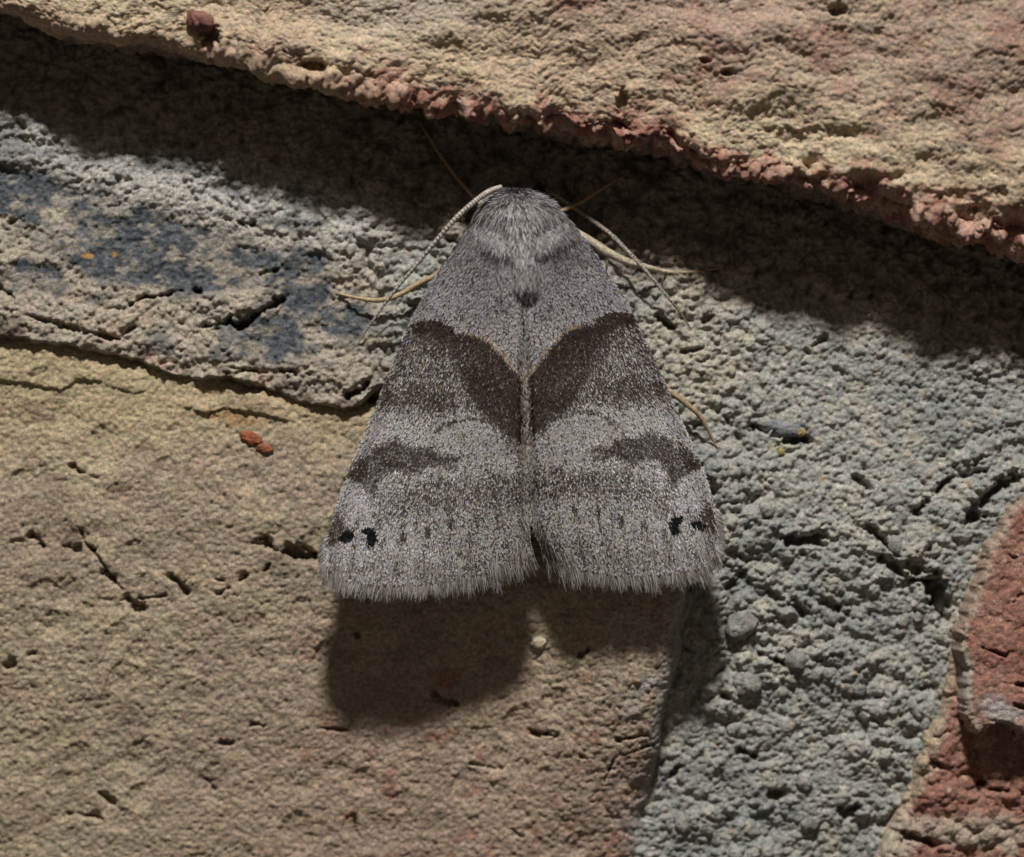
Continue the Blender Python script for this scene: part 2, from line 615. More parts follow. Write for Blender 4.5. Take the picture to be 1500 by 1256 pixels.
def add_patch(name, H, mask, col, mat, label, parent=WALL):
    V = world_xyz(GX, GY, H).reshape(-1, 3)
    F = grid_faces(len(YS), len(XS), patch_keep(mask))
    F = F[:, ::-1]
    V, F, C = compact(V, F, col.reshape(-1, 3))
    return obj(name, mesh_np(name, V, [F], C), mat, parent, label)


# ---- mortar colours
n1 = fbm(GX, GY, 140, 4, 301)
n2 = fbm(GX, GY, 26, 3, 302)
n3 = fbm(GX, GY, 8, 2, 303)
C = mix((0.335, 0.345, 0.315), (0.27, 0.285, 0.275), sstep(-0.3, 0.4, n1))
C = mix(C, (0.40, 0.385, 0.325), sstep(0.05, 0.5, n2) * 0.6)
C = mix(C, (0.17, 0.19, 0.205), sstep(0.22, 0.5, fbm(GX, GY, 60, 3, 304)) * 0.3)
gid = hsh(np.floor((GX + 6 * n2) / 11), np.floor((GY + 6 * n1) / 11), 307)
C = mix(C, (0.40, 0.33, 0.24), (gid > 0.985) * 0.5)
C = mix(C, (0.48, 0.47, 0.44), (gid < 0.02) * 0.7)
# warm sandy zone beside the moth
C = mix(C, (0.42, 0.385, 0.30), blob(GX, GY, 1000, 520, 90, 90, 20, 0.6, 0.4, 306) * 0.55)
# brown shade below the overhanging brick, put into the bed joint's colour
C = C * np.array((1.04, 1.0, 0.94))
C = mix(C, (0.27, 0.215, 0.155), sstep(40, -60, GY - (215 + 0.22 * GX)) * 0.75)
# left ledge: pale lime smears over a dark, slaggy skin
led = sstep(610, 520, GX) * sstep(-30, 25, GY - (165 + 0.22 * GX))
C = mix(C, (0.39, 0.325, 0.24), led * 0.75)
C = mix(C, (0.44, 0.28, 0.20), led * sstep(0.15, 0.5, fbm(GX, GY, 55, 3, 308)) * 0.5 * sstep(-160, 0, GY - lerpc(LEDGE, GX)))
C = mix(C, (0.40, 0.395, 0.36), led * sstep(120, 0, GY - (195 + 0.235 * GX)) * 0.8)
pl = ledge_plate(GX, GY)
film = sstep(-0.05, 0.40, fbm(GX, GY, 38, 4, 311, 0.62) + 0.5 * fbm(GX * 0.5, GY, 9, 2, 312))
dk = np.clip(pl * 1.6, 0, 1) * (1 - 0.68 * film)
dk = np.maximum(dk, 0.62 * led * sstep(0.12, 0.45, fbm(GX * 0.7, GY, 40, 4, 313)))
C = mix(C, mix((0.062, 0.069, 0.074), (0.115, 0.125, 0.13), sstep(-0.3, 0.4, n3)), led * dk)
ruststain = sstep(0.60, 0.68, fbm(GX, GY, 9, 2, 314)) * pl
C = mix(C, (0.30, 0.19, 0.07), led * ruststain * 0.35)
ochre = np.maximum(blob(GX, GY, 133, 377, 9, 4.5, 10, 0.3, 0.2, 1), blob(GX, GY, 171, 375, 4.5, 4, 0, 0.3, 0.2, 2))
C = mix(C, (0.38, 0.22, 0.06), ochre * 0.85)
C = mix(C, (0.60, 0.55, 0.38), blob(GX, GY, 84, 315, 17, 10, 0, 0.5, 0.4, 317) * 0.6)
edge_l = led * sstep(-35, -8, GY - lerpc(LEDGE, GX)) * sstep(0.0, 0.5, fbm(GX, GY, 30, 3, 318))
C = mix(C, (0.12, 0.085, 0.06), edge_l * 0.75)
mm = (HM > -8) & (HM > HB - 1.2) & (HM > HR - 1.2) & (GY > lerpc(ARRIS, GX) - 420)
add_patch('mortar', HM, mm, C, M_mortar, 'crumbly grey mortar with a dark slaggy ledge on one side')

# ---- buff brick
n1 = fbm(GX, GY, 200, 4, 401)
n2 = fbm(GX, GY, 40, 3, 402)
n3 = fbm(GX, GY, 9, 3, 403)
C = mix((0.395, 0.31, 0.205), (0.34, 0.262, 0.185), sstep(-0.3, 0.4, n1))
C = mix(C, (0.44, 0.345, 0.215), sstep(0.0, 0.5, n2) * 0.6)
C = mix(C, (0.29, 0.215, 0.15), sstep(0.1, 0.5, n3) * 0.5)
C = mix(C, (0.36, 0.245, 0.185), sstep(150, 500, GX) * sstep(850, 1150, GY) * 0.55)
C = mix(C, (0.31, 0.15, 0.095), sstep(0.33, 0.55, fbm(GX, GY, 30, 3, 404)) * 0.6 * (0.35 + 0.65 * sstep(300, 600, GX) * sstep(900, 1000, GY)))
C = mix(C, (0.43, 0.335, 0.175), sstep(700, 580, GY) * 0.5)
C = mix(C, (0.36, 0.19, 0.06), blob(GX, GY, 345, 612, 40, 10, 12, 0.6, 0.5, 405) * 0.6)
C = mix(C, (0.33, 0.30, 0.27), sstep(860, 960, GX) * sstep(-0.1, 0.3, n2) * 0.75)
C = mix(C, (0.31, 0.19, 0.14), sstep(900, 960, GX) * sstep(0.2, 0.45, fbm(GX, GY, 24, 3, 406)) * 0.5)
C = mix(C, (0.29, 0.28, 0.255), sstep(26, 4, sdB) * sstep(880, 940, GX) * 0.85)
C = mix(C, (0.30, 0.10, 0.07), blob(GX, GY, 655, 1002, 16, 8, 0, 0.5, 0.4, 407) * 0.6)
dkpit = sum(blob(GX, GY, a, b, c, d, e, 0.5, 0.5, 410 + i) for i, (a, b, c, d, e) in enumerate(
    ((85, 715, 28, 14, 20), (115, 800, 22, 9, 10), (430, 818, 36, 10, 5), (60, 605, 30, 12, 30), (45, 850, 12, 10, 0), (270, 1085, 20, 8, 10), (310, 1150, 20, 9, 30))))
C = mix(C, (0.20, 0.14, 0.10), np.clip(dkpit, 0, 1) * 0.55)
mb = (HB > HM - 0.8) & (sdB > -25)
C = mix(C, (0.235, 0.165, 0.115), sstep(0.12, 0.5, fbm(GX * 0.8, GY, 75, 4, 431, 0.6)) * 0.45)
C = C * np.array((0.96, 1.0, 1.02))
buff = add_patch('brick', HB, mb, C, M_buff, 'buff sandy brick with small dark cracks, below the moth')

# ---- red brick and its loose flake
n1 = fbm(GX, GY, 90, 4, 501)
n2 = fbm(GX, GY, 24, 3, 502)
base_r = mix((0.285, 0.145, 0.105), (0.32, 0.18, 0.13), sstep(-0.3, 0.3, n1))
base_r = mix(base_r, (0.24, 0.10, 0.075), sstep(0.1, 0.5, n2) * 0.6)
gid = hsh(np.floor((GX + 4 * n2) / 6), np.floor((GY + 4 * n1) / 6), 507)
base_r = mix(base_r, (0.46, 0.34, 0.25), (gid > 0.965) * 0.65)
C = mix(base_r, (0.41, 0.33, 0.225), sstep(30, 8, sdR + 14 * n2) * 0.9)
C = mix(C, (0.42, 0.36, 0.28), sstep(1130, 1230, GY) * sstep(-0.1, 0.35, fbm(GX, GY, 45, 3, 508)) * 0.75)
mr_ = (HR > HM - 0.8) & (sdR > -25)
redb = add_patch('brick', HR, mr_, C, M_red, 'dull red brick with a broken surface flake')
C = mix(base_r, (0.40, 0.33, 0.25), sstep(15, 2, sdF + 8 * n2) * 0.75)
C = C * np.array((0.95, 0.92, 0.92))
C = mix(C, (0.36, 0.34, 0.31), blob(GX, GY, 1455, 1035, 32, 15, 20, 0.4, 0.5, 511) * 0.8)
C = mix(C, (0.36, 0.33, 0.30), blob(GX, GY, 1405, 1000, 9, 50, 0, 0.5, 0.5, 512) * 0.7)
mf = (HF > HR - 0.7) & (sdF > -20) & (HF > HM - 0.8)
add_patch('flake', HF, mf, C, M_red, 'raised red flake with a chipped pale rim', redb)

# ---- upper brick: a sheet that runs down the face, over the worn arris and back along the underside
def upper_sheet():
    xs = axis(-30, 1530, STEP, 650)
    ex = lerpc(ARRIS, xs)
    ex = ex + 9 * fbm(xs, 0 * xs, 85, 3, 601) + 5 * fbm(xs, 0 * xs, 22, 3, 602)
    r = 20.0
    arc = r * math.pi / 2
    nu, na, nf, nc = 64, 22, 235, 24
    rows = []
    fl_len = np.clip(ex + 40, 60, None)
    for i in range(nu):
        t = 1 - i / nu
        rows.append((0, -330 * t ** 2.2 * np.ones_like(xs)))
    for i in range(na):
        rows.append((1, arc * i / na * np.ones_like(xs)))
    for i in range(nf):
        rows.append((2, arc + fl_len * i / nf))
    st = 4.0
    p = 0.0
    for i in range(nc):
        rows.append((2, arc + fl_len + p))
        st *= 1.16
        p += st
    Sg = np.stack([q[1] for q in rows])
    kind = np.array([q[0] for q in rows])[:, None] * np.ones_like(Sg)
    X = np.ones_like(Sg) * xs
    E = np.ones_like(Sg) * ex
    ang = np.clip(Sg / arc, 0, 1) * math.pi / 2          # 0 = underside (normal down), 90 deg = face (normal out)
    ny = np.cos(ang)                                     # +y is down in the picture
    nh = np.sin(ang)
    face_s = np.clip(Sg - arc, 0, None)
    und = np.clip(-Sg, 0, None)
    H0 = 5.25
    H = H0 - r * K * (1 - np.sin(ang)) - und * K + 0.0032 * face_s + 0.0003 * (X - 750) * sstep(0, 60, face_s)
    Y = E - r * (1 - np.cos(ang)) - face_s - und * 0.10
    # displacement along the normal, mm
    ys = Sg - 0.24 * X
    lump = fbm(X * 0.5, ys, 62, 3, 611) * 0.55 + fbm(X * 0.8, ys, 150, 2, 612) * 0.25
    wx = X + 5 * fbm(X, ys, 25, 2, 613)
    g = crumb(wx, ys, 26, 621, 0.4, 0.95) * 0.09 + crumb(wx, ys, 11.5, 631, 0.4, 0.95) * 0.075 + crumb(X, ys, 6.2, 641, 0.4, 0.95) * 0.075
    g = g + 0.06 * fbm(X, ys, 4.6, 2, 642)
    rim = sstep(70, 25, Sg + 34 * fbm(X, ys, 45, 3, 643))
    cr = crumb(wx, ys, 27, 651, 0.35, 0.95, 0.75) * 0.50 + crumb(wx, ys, 12, 661, 0.35, 0.95, 0.85) * 0.36 + crumb(X, ys, 7.5, 662, 0.4, 0.95) * 0.20
    wr = rim * (0.35 + 0.65 * sstep(350, 750, X))
    disp = lump + g * (1 - 0.5 * wr) + (cr - 0.45) * wr
    disp = disp - 0.75 * rim * sstep(0.12, 0.45, fbm(X, ys * 0.5, 48, 3, 663)) * sstep(250, 600, X) * sstep(-30, 0, Sg)
    # pits on the face (measured as x, picture y)
    for px, py, rx, ry, dp in ((326, 62, 15, 20, 1.1), (470, 100, 18, 10, 0.9), (1205, 28, 15, 9, 0.7), (1052, 112, 14, 6, 0.6), (1022, 96, 10, 7, 0.5),
                               (905, 150, 9, 22, 0.6), (898, 190, 14, 12, 0.9), (1160, 200, 70, 16, 0.22), (1270, 262, 40, 10, 0.3), (1390, 285, 60, 12, 0.25)):
        d = np.hypot((X - px) / rx, (Y - py - 14) / ry) + 0.75 * fbm(X, ys, 16, 4, 670, 0.65)
        disp = disp - dp * (1 - sstep(0.4, 1.1, d))
    Y2 = Y + ny * disp / K
    H2 = H + nh * disp
    V = world_xyz(X, Y2, H2).reshape(-1, 3)
    # colours
    n1 = fbm(X, ys, 120, 4, 681)
    n2 = fbm(X, ys, 34, 3, 682)
    n3 = fbm(X, ys, 10, 2, 683)
    C = mix((0.50, 0.405, 0.265), (0.46, 0.35, 0.235), sstep(-0.3, 0.4, n1))
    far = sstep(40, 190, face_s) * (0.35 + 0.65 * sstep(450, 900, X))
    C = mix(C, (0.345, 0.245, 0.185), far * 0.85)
    C = mix(C, (0.44, 0.345, 0.235), far * sstep(0.0, 0.45, n2) * 0.7)
    C = mix(C, (0.31, 0.17, 0.125), sstep(0.15, 0.5, fbm(X, ys, 60, 4, 684)) * 0.6 * sstep(300, 900, X))
    C = mix(C, (0.27, 0.22, 0.18), sstep(0.2, 0.5, n3) * 0.45)
    C = mix(C, (0.33, 0.30, 0.27), sstep(200, 60, np.hypot(X - 600, (Y - 10) * 2)) * 0.4)
    redm = sstep(72, 34, Sg + 18 + 46 * fbm(X, ys, 44, 3, 685) + 26 * n3 - 22 * sstep(900, 1400, X)) * (0.25 + 0.75 * sstep(420, 620, X)) * sstep(-140, -40, Sg)
    redm = np.maximum(redm, 0.75 * sstep(110, 40, Sg + 50 * n2) * sstep(1080, 1350, X) * sstep(-0.1, 0.35, n2))
    C = mix(C, mix((0.37, 0.21, 0.15), (0.26, 0.115, 0.085), sstep(-0.3, 0.3, n2)), redm)
    C = mix(C, (0.46, 0.30, 0.22), redm * sstep(-0.1, 0.3, fbm(X, ys, 18, 3, 686)) * 0.85)
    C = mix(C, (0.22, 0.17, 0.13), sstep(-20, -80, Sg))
    return V, Sg.shape, C


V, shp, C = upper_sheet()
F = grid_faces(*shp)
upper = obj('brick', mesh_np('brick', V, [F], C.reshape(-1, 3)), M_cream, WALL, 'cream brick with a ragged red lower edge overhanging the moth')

# ---- small stones and chips set in the bricks and mortar
def chip(name, px, py, h, rx, ry, rh, rot, color, mat, parent, seed, label=None):
    nr, nc = 14, 22
    th = np.linspace(0.02, math.pi - 0.02, nr)[:, None]
    ph = np.linspace(0, 2 * math.pi, nc, endpoint=False)[None, :]
    x = np.sin(th) * np.cos(ph)
    y = np.sin(th) * np.sin(ph)
    z = np.cos(th) + 0 * ph
    n = 1 + 0.30 * fbm(x * 3 + z * 2 + seed * 7, y * 3 - z * 1.7, 1.2, 3, seed) + 0.10 * fbm(x * 9 + z * 5, y * 9, 1.0, 2, seed + 3)
    x, y, z = x * n * rx, y * n * ry, z * n * rh
    a = math.radians(rot)
    X = px + x * math.cos(a) - y * math.sin(a)
    Y = py + x * math.sin(a) + y * math.cos(a)
    V = world_xyz(X, Y, h + z).reshape(-1, 3)
    idx = np.arange(nr * nc).reshape(nr, nc)
    nx = np.roll(idx, -1, 1)
    F = np.stack([idx[:-1], nx[:-1], nx[1:], idx[1:]], -1).reshape(-1, 4)
    caps = [idx[0][::-1][None, :], idx[-1][None, :]]
    cv = mix(color, np.array(color) * 0.6, sstep(-0.2, 0.4, fbm(X, Y, 9, 3, seed + 5)))
    return obj(name, mesh_np(name, V, [F] + caps, cv.reshape(-1, 3)), mat, parent, label)


def at1(f, x, y):
    return float(f(np.array([[float(x)]]), np.array([[float(y)]]))[0, 0])


chip('pebble', 309, 52, 5.35, 20, 15, 0.55, 30, (0.24, 0.11, 0.085), M_red, upper, 3, 'dark red pebble bulging from the cream brick')
chip('pebble', 1288, 44, 5.5, 17, 12, 0.45, 10, (0.26, 0.09, 0.06), M_red, upper, 4)
chip('pebble', 742, 180, 4.9, 20, 13, 0.45, 10, (0.27, 0.13, 0.10), M_red, upper, 5)
chip('chip', 995, 22, 5.62, 17, 9, 0.22, -20, (0.40, 0.41, 0.36), M_mortar, upper, 6)
chip('chip', 1062, 68, 5.55, 14, 8, 0.22, 40, (0.36, 0.38, 0.35), M_mortar, upper, 7)
chip('chip', 1190, 188, 5.35, 17, 9, 0.2, 10, (0.40, 0.38, 0.36), M_mortar, upper, 8)
chip('chip', 1210, 90, 5.5, 9, 8, 0.2, 10, (0.33, 0.33, 0.32), M_mortar, upper, 9)
chip('chip', 1492, 290, 5.6, 13, 18, 0.35, 20, (0.36, 0.35, 0.34), M_mortar, upper, 10)
chip('chip', 370, 643, at1(buff_h, 370, 643) - 0.02, 17, 9, 0.17, 25, (0.30, 0.10, 0.045), M_red, buff, 11, 'orange red chip in the buff brick')
chip('chip', 390, 657, at1(buff_h, 390, 657) - 0.02, 12, 7, 0.14, 5, (0.30, 0.11, 0.05), M_red, buff, 12)
chip('chip', 790, 940, at1(buff_h, 790, 940), 12, 10, 0.2, 0, (0.52, 0.44, 0.30), M_buff, buff, 13)  # pale stand-in for the patch of light falling between the wings
MORT = [o for o in WALL.children if o.name.startswith('mortar')][0]
chip('grain', 1141, 662, at1(mortar_h, 1141, 662), 8, 7, 0.12, 0, (0.36, 0.28, 0.11), M_mortar, MORT, 14, 'ochre yellow grain in the mortar')
chip('grain', 1172, 634, 0.55, 8, 6, 0.16, 0, (0.38, 0.29, 0.11), M_mortar, MORT, 15)
chip('pebble', 1140, 625, 0.35, 36, 14, 0.45, 8, (0.28, 0.29, 0.29), M_mortar, MORT, 16)
for i, (px, py, r) in enumerate(((1092, 1000, 24), (1180, 1150, 13), (1000, 1210, 15), (1022, 1066, 13), (1190, 1210, 15), (1258, 1010, 12), (1120, 745, 13), (1345, 905, 10),
                                 (1085, 915, 26), (1168, 968, 20), (968, 1105, 12), (1310, 800, 14), (1385, 880, 20), (1075, 1070, 11))):
    g = 0.26 + 0.1 * hsh(np.array([i]), np.array([3]), 5)[0]
    chip('grain', px, py, at1(mortar_h, px, py) + 0.02, r, r * 0.75, r * K * 0.6, 40 * i, (g, g * 0.97, g * 0.86), M_mortar, MORT, 20 + i)

# ================================================================== the moth
MOTH = thing('moth', tuple(world_xyz(np.array(772.), np.array(600.), np.array(0.8))), 'grey brown moth with dark wing bands resting on the wall', 'moth')
AX = 772.0

# --- forewing surface, left wing in picture pixels; the right one is its (slightly narrower) mirror
INNER = np.array([(0.0, 762, 345), (0.15, 764, 420), (0.35, 768, 520), (0.55, 771, 620), (0.75, 773, 710), (0.9, 777, 775), (1.0, 784, 812)], float)
COSTA_L = np.array([(0.0, 700, 312), (0.06, 683, 338), (0.15, 652, 383), (0.22, 628, 420), (0.30, 606, 462), (0.38, 588, 505), (0.48, 564, 562), (0.58, 543, 615),
                    (0.68, 521, 667), (0.78, 501, 718), (0.86, 487, 760), (0.93, 477, 800), (1.0, 473, 846)], float)
COSTA_R = np.array([(0.0, 826, 314), (0.06, 845, 336), (0.15, 872, 373), (0.22, 893, 405), (0.30, 917, 443), (0.38, 938, 485), (0.48, 961, 535), (0.58, 985, 588),
                    (0.68, 1007, 636), (0.78, 1028, 684), (0.86, 1041, 722), (0.93, 1051, 765), (1.0, 1056, 828)], float)
HI = np.array([(0.0, 5.2), (0.1, 5.3), (0.2, 5.15), (0.35, 5.05), (0.7, 4.6), (1.0, 3.7)])
HC = np.array([(0.0, 4.0), (0.06, 3.5), (0.15, 2.75), (0.35, 2.15), (0.6, 2.6), (0.85, 3.7), (1.0, 4.35)])


def cub(tab, v, c):
    """smooth interpolation of a table"""
    e = 0.03
    return (np.interp(v - e, tab[:, 0], tab[:, c]) + 2 * np.interp(v, tab[:, 0], tab[:, c]) + np.interp(v + e, tab[:, 0], tab[:, c])) / 4


def wing_px(side, u, v):
    co = COSTA_L if side < 0 else COSTA_R
    ix, iy = cub(INNER, v, 1), cub(INNER, v, 2)
    ix = np.where(side < 0, ix - 1.0 - 5 * sstep(0.86, 1.0, v), ix + 2.0 + 15 * sstep(0.85, 1.0, v))
    iy = iy + (8 if side > 0 else 0) * sstep(0.8, 1.0, v)
    cx, cy = cub(co, v, 1), cub(co, v, 2)
    x = ix * (1 - u) + cx * u
    y = iy * (1 - u) + cy * u
    sag = 4 * u * (1 - u)
    y = y + sag * (26 if side < 0 else 20) * sstep(0.45, 1.0, v)
    # rounded apex
    ap = sstep(0.86, 1.0, u) * sstep(0.93, 1.0, v)
    y = y - 8 * ap
    x = x - side * 5 * ap
    h = cub(HI, v, 1) * (1 - u) + cub(HC, v, 1) * u
    h = h + sag * (0.55 * (1 - 0.9 * v) + 0.40 * sstep(0.32, 0.08, v))
    h = h - 0.9 * sstep(0.07, 0.0, v)                         # root tucked under the collar
    h = h - 0.35 * sstep(0.9, 1.0, u)                         # rolled costal edge
    h = h - 0.5 * sstep(0.07, 0.0, u) * sstep(0.2, 0.4, v)    # rounded inner margin
    h = h + 0.05 * np.sin(u * 40 + 3 * v) * sstep(0.6, 1.0, v) + 0.10 * fbm(x, y, 70, 2, 700 + side)
    return x, y, h


def wing_pos(side, u, v):
    return seen(*wing_px(side, u, v)) * 1000.0


def soft(x, y, poly, w, nz=6, seed=800):
    d = sdf(x + nz * fbm(x, y, 14, 3, seed), y + nz * fbm(x, y, 14, 3, seed + 1), poly)
    return sstep(-w, w, d)


CORE = [(596, 470), (614, 456), (634, 452), (652, 456), (668, 470), (690, 478), (712, 482), (728, 496), (746, 516), (762, 538), (782, 560), (782, 668), (752, 652), (735, 636),
        (716, 618), (694, 604), (680, 572), (664, 530), (640, 500), (606, 492)]
MED2 = [(590, 465), (700, 478), (745, 520), (750, 640), (700, 600), (660, 560), (630, 515), (590, 496)]
MEDI = [(575, 482), (690, 488), (705, 606), (640, 606), (540, 606), (560, 540)]
BAND = [(550, 650), (575, 640), (610, 650), (636, 646), (652, 660), (678, 668), (676, 686), (642, 682), (612, 694), (578, 692), (562, 702), (552, 722), (541, 728), (530, 708),
        (500, 700), (494, 690), (515, 678), (538, 666)]
COSTD = [(470, 800), (486, 752), (500, 744), (512, 764), (524, 778), (506, 792), (478, 800)]
SUBT = [(690, 690), (735, 690), (775, 680), (775, 745), (735, 742), (705, 748), (680, 745), (676, 720)]
BROWN = [(545, 728), (580, 700), (640, 690), (700, 690), (720, 745), (680, 752), (640, 752), (600, 762), (560, 775), (540, 760)]


def pattern(x, y):
    """share of dark scales 0..1, blackness, tan, lilac for a point of the left wing"""
    D = 0.26 + 0.10 * fbm(x, y, 40, 3, 820)
    D = D + 0.20 * sstep(430, 330, y) * sstep(720, 660, x)
    yu = np.interp(x, [560, 600, 620, 640, 656, 670, 700, 716, 730, 754, 768, 780], [482, 474, 465, 464, 470, 482, 488, 497, 513, 538, 560, 580])
    top = sstep(-4, 4, y - yu + 5 * fbm(x, y, 16, 3, 840))
    D = np.maximum(D, 0.62 * soft(x, y, MEDI, 12, 8) * top)
    D = np.maximum(D, 0.84 * soft(x, y, MED2, 22, 8) * top)
    D = np.where(soft(x, y, MEDI, 12) > 0.3, D + 0.22 * sstep(0.0, 0.4, fbm(x, y, 34, 2, 826)), D)
    D = np.maximum(D, 0.60 * soft(x, y, BROWN, 22, 10))
    D = np.maximum(D, 0.64 * soft(x, y, SUBT, 20, 10))
    D = D * (1 - 0.45 * blob(x, y, 590, 628, 42, 13, 4, 0.5, 0.2, 821))
    D = D * (1 - 0.35 * blob(x, y, 520, 732, 18, 32, -35, 0.5, 0.2, 822))
    oc = blob(x, y, 690, 640, 52, 28, 25, 0.35, 0.15, 823)
    D = D * (1 - 0.45 * oc)
    ring = np.abs(np.hypot((x - 690) / 54, (y - 645) / 34) - 1)
    D = np.maximum(D, 0.75 * (1 - sstep(0.05, 0.13, ring)) * (y < 632))
    D = np.maximum(D, 0.95 * soft(x, y, BAND, 9, 8))
    D = np.maximum(D, 0.97 * soft(x, y, CORE, 13, 6) * top)
    D = np.maximum(D, 0.82 * soft(x, y, COSTD, 7, 5))
    # darker costal strip
    term = sstep(800, 830, y + 0.05 * (x - 480))
    D = np.maximum(D, 0.42 * term)
    black = np.zeros(x.shape)
    for cx, cy, rx, ry, dg in ((509, 783, 11, 7, -20), (540, 776, 8, 6, 30), (546, 785, 7, 13, 10)):
        black = np.maximum(black, blob(x, y, cx, cy, rx, ry, dg, 0.3, 0.3, 830))
    for cx, cy in ((560, 795), (592, 786), (628, 776), (662, 764), (700, 758)):
        D = np.maximum(D, 0.78 * blob(x, y, cx, cy, 5, 11, 10, 0.5, 0.2, 831))
    # scalloped pale line and vein streaks towards the margin
    ph = np.sin((x - 480) * 2 * math.pi / 34.0)
    zz = 752 + 9 * np.abs(ph) + 0.10 * (640 - x)
    D = np.maximum(D, 0.5 * (1 - sstep(0, 7, np.abs(y - zz))) * sstep(560, 600, x))
    D = D + 0.16 * sstep(0.55, 0.95, np.sin((x - 488 + 0.12 * (y - 700)) * 2 * math.pi / 34.0)) * sstep(690, 780, y)
    vein = dpoly(x, y, [(702, 640), (716, 690), (732, 745), (746, 810)])
    D = np.maximum(D, 0.7 * (1 - sstep(0.5, 3, vein)) * sstep(640, 690, y))
    tan = (1 - sstep(1, 5, dpoly(x, y, [(690, 487), (714, 492), (730, 508), (748, 528), (762, 549), (773, 570)]))) * 0.5
    tan = np.maximum(tan, 0.5 * blob(x, y, 768, 660, 8, 10, 0, 0.5, 0.2, 833))
    lil = 0.7 * sstep(560, 400, y) + 0.35 * sstep(620, 520, x)
    return np.clip(D, 0, 1), black, tan, np.clip(lil, 0, 1)


def pattern_side(side, x, y):
    if side > 0:
        x = AX - (x - AX) * 302.0 / 286.0
        y = y + 12 + 6 * sstep(600, 850, y)
    return pattern(x, y)


def scale_colour(side, x, y, r1, r2, r3):
    D, bk, tn, li = pattern_side(side, x, y)
    pale = mix((0.280, 0.268, 0.255), (0.276, 0.262, 0.288), li)
    pale = mix(pale, (0.37, 0.34, 0.30), (r2 > 0.82) * 0.8)
    dark = mix((0.046, 0.034, 0.026), (0.034, 0.029, 0.030), r2)
    brown = np.array((0.125, 0.095, 0.070))
    c = pale
    c = mix(c, brown, (r1 < D * 1.08) * 0.9)
    c = mix(c, dark, r1 < D * 0.85)
    deep = sstep(0.8, 0.95, D)
    c = mix(c, mix((0.020, 0.014, 0.012), (0.040, 0.029, 0.022), r3), deep * (r1 < 0.95))
    c = mix(c, (0.30, 0.20, 0.11), (r3 < tn) * 0.85)
    c = mix(c, (0.005, 0.005, 0.005), r3 < bk * 1.3)
    hue = np.stack([1 + 0.10 * np.sin(17 * r2), 1 + 0.05 * np.sin(29 * r3 + 1), 1 + 0.14 * np.sin(23 * r1 + 2)], -1)  # random tint per scale, painted in place of iridescent sheen
    return c * hue * (0.8 + 0.4 * r3)[..., None]


def scales(P, T, Nn, L, W, tiltv, curl, col):
    """one small tapered scale per row: base, widest point, rounded tip"""
    Sd = np.cross(Nn, T)
    Sd /= np.linalg.norm(Sd, axis=1, keepdims=True) + 1e-12
    L = L[:, None]
    W = W[:, None]
    up = tiltv[:, None]
    d1 = T * 0.55 * L + Nn * (0.55 * L * up)
    d2 = T * L + Nn * (L * (up + curl[:, None]))
    v = np.stack([P, P + d1 - Sd * W * 0.5, P + d1 + Sd * W * 0.5, P + d2 - Sd * W * 0.28, P + d2 + Sd * W * 0.28], 1)
    n = len(P)
    b = np.arange(n)[:, None] * 5
    tri = b + np.array([[0, 1, 2]])
    quad = b + np.array([[1, 3, 4, 2]])
    return v.reshape(-1, 3) * S, [tri, quad], np.repeat(col, 5, 0)


def hairs(P, T, Nn, L, W, lift, bend, col):
    """thin tapered strips of two quads"""
    Sd = np.cross(Nn, T)
    Sd /= np.linalg.norm(Sd, axis=1, keepdims=True) + 1e-12
    L = L[:, None]
    W = W[:, None]
    a = P
    b = P + T * 0.5 * L + Nn * (lift[:, None] * 0.5 * L)
    c = P + T * L + Nn * ((lift + bend)[:, None] * L)
    v = np.stack([a - Sd * W * .5, a + Sd * W * .5, b - Sd * W * .42, b + Sd * W * .42, c - Sd * W * .12, c + Sd * W * .12], 1)
    n = len(P)
    i = np.arange(n)[:, None] * 6
    q = np.concatenate([i + np.array([[0, 2, 3, 1]]), i + np.array([[2, 4, 5, 3]])])
    return v.reshape(-1, 3) * S, [q], np.repeat(col, 6, 0)


def unit(a):
    return a / (np.linalg.norm(a, axis=-1, keepdims=True) + 1e-12)


def wing_frame(side, u, v):
    e = 0.004
    P = wing_pos(side, u, v)
    tv = unit(wing_pos(side, u, v + e) - wing_pos(side, u, v - e))
    tu = unit(wing_pos(side, u + e, v) - wing_pos(side, u - e, v))
    n = unit(np.cross(tu, tv))
    n = np.where(n[:, 1:2] > 0, -n, n)          # outwards = -Y
    return P, tu, tv, n


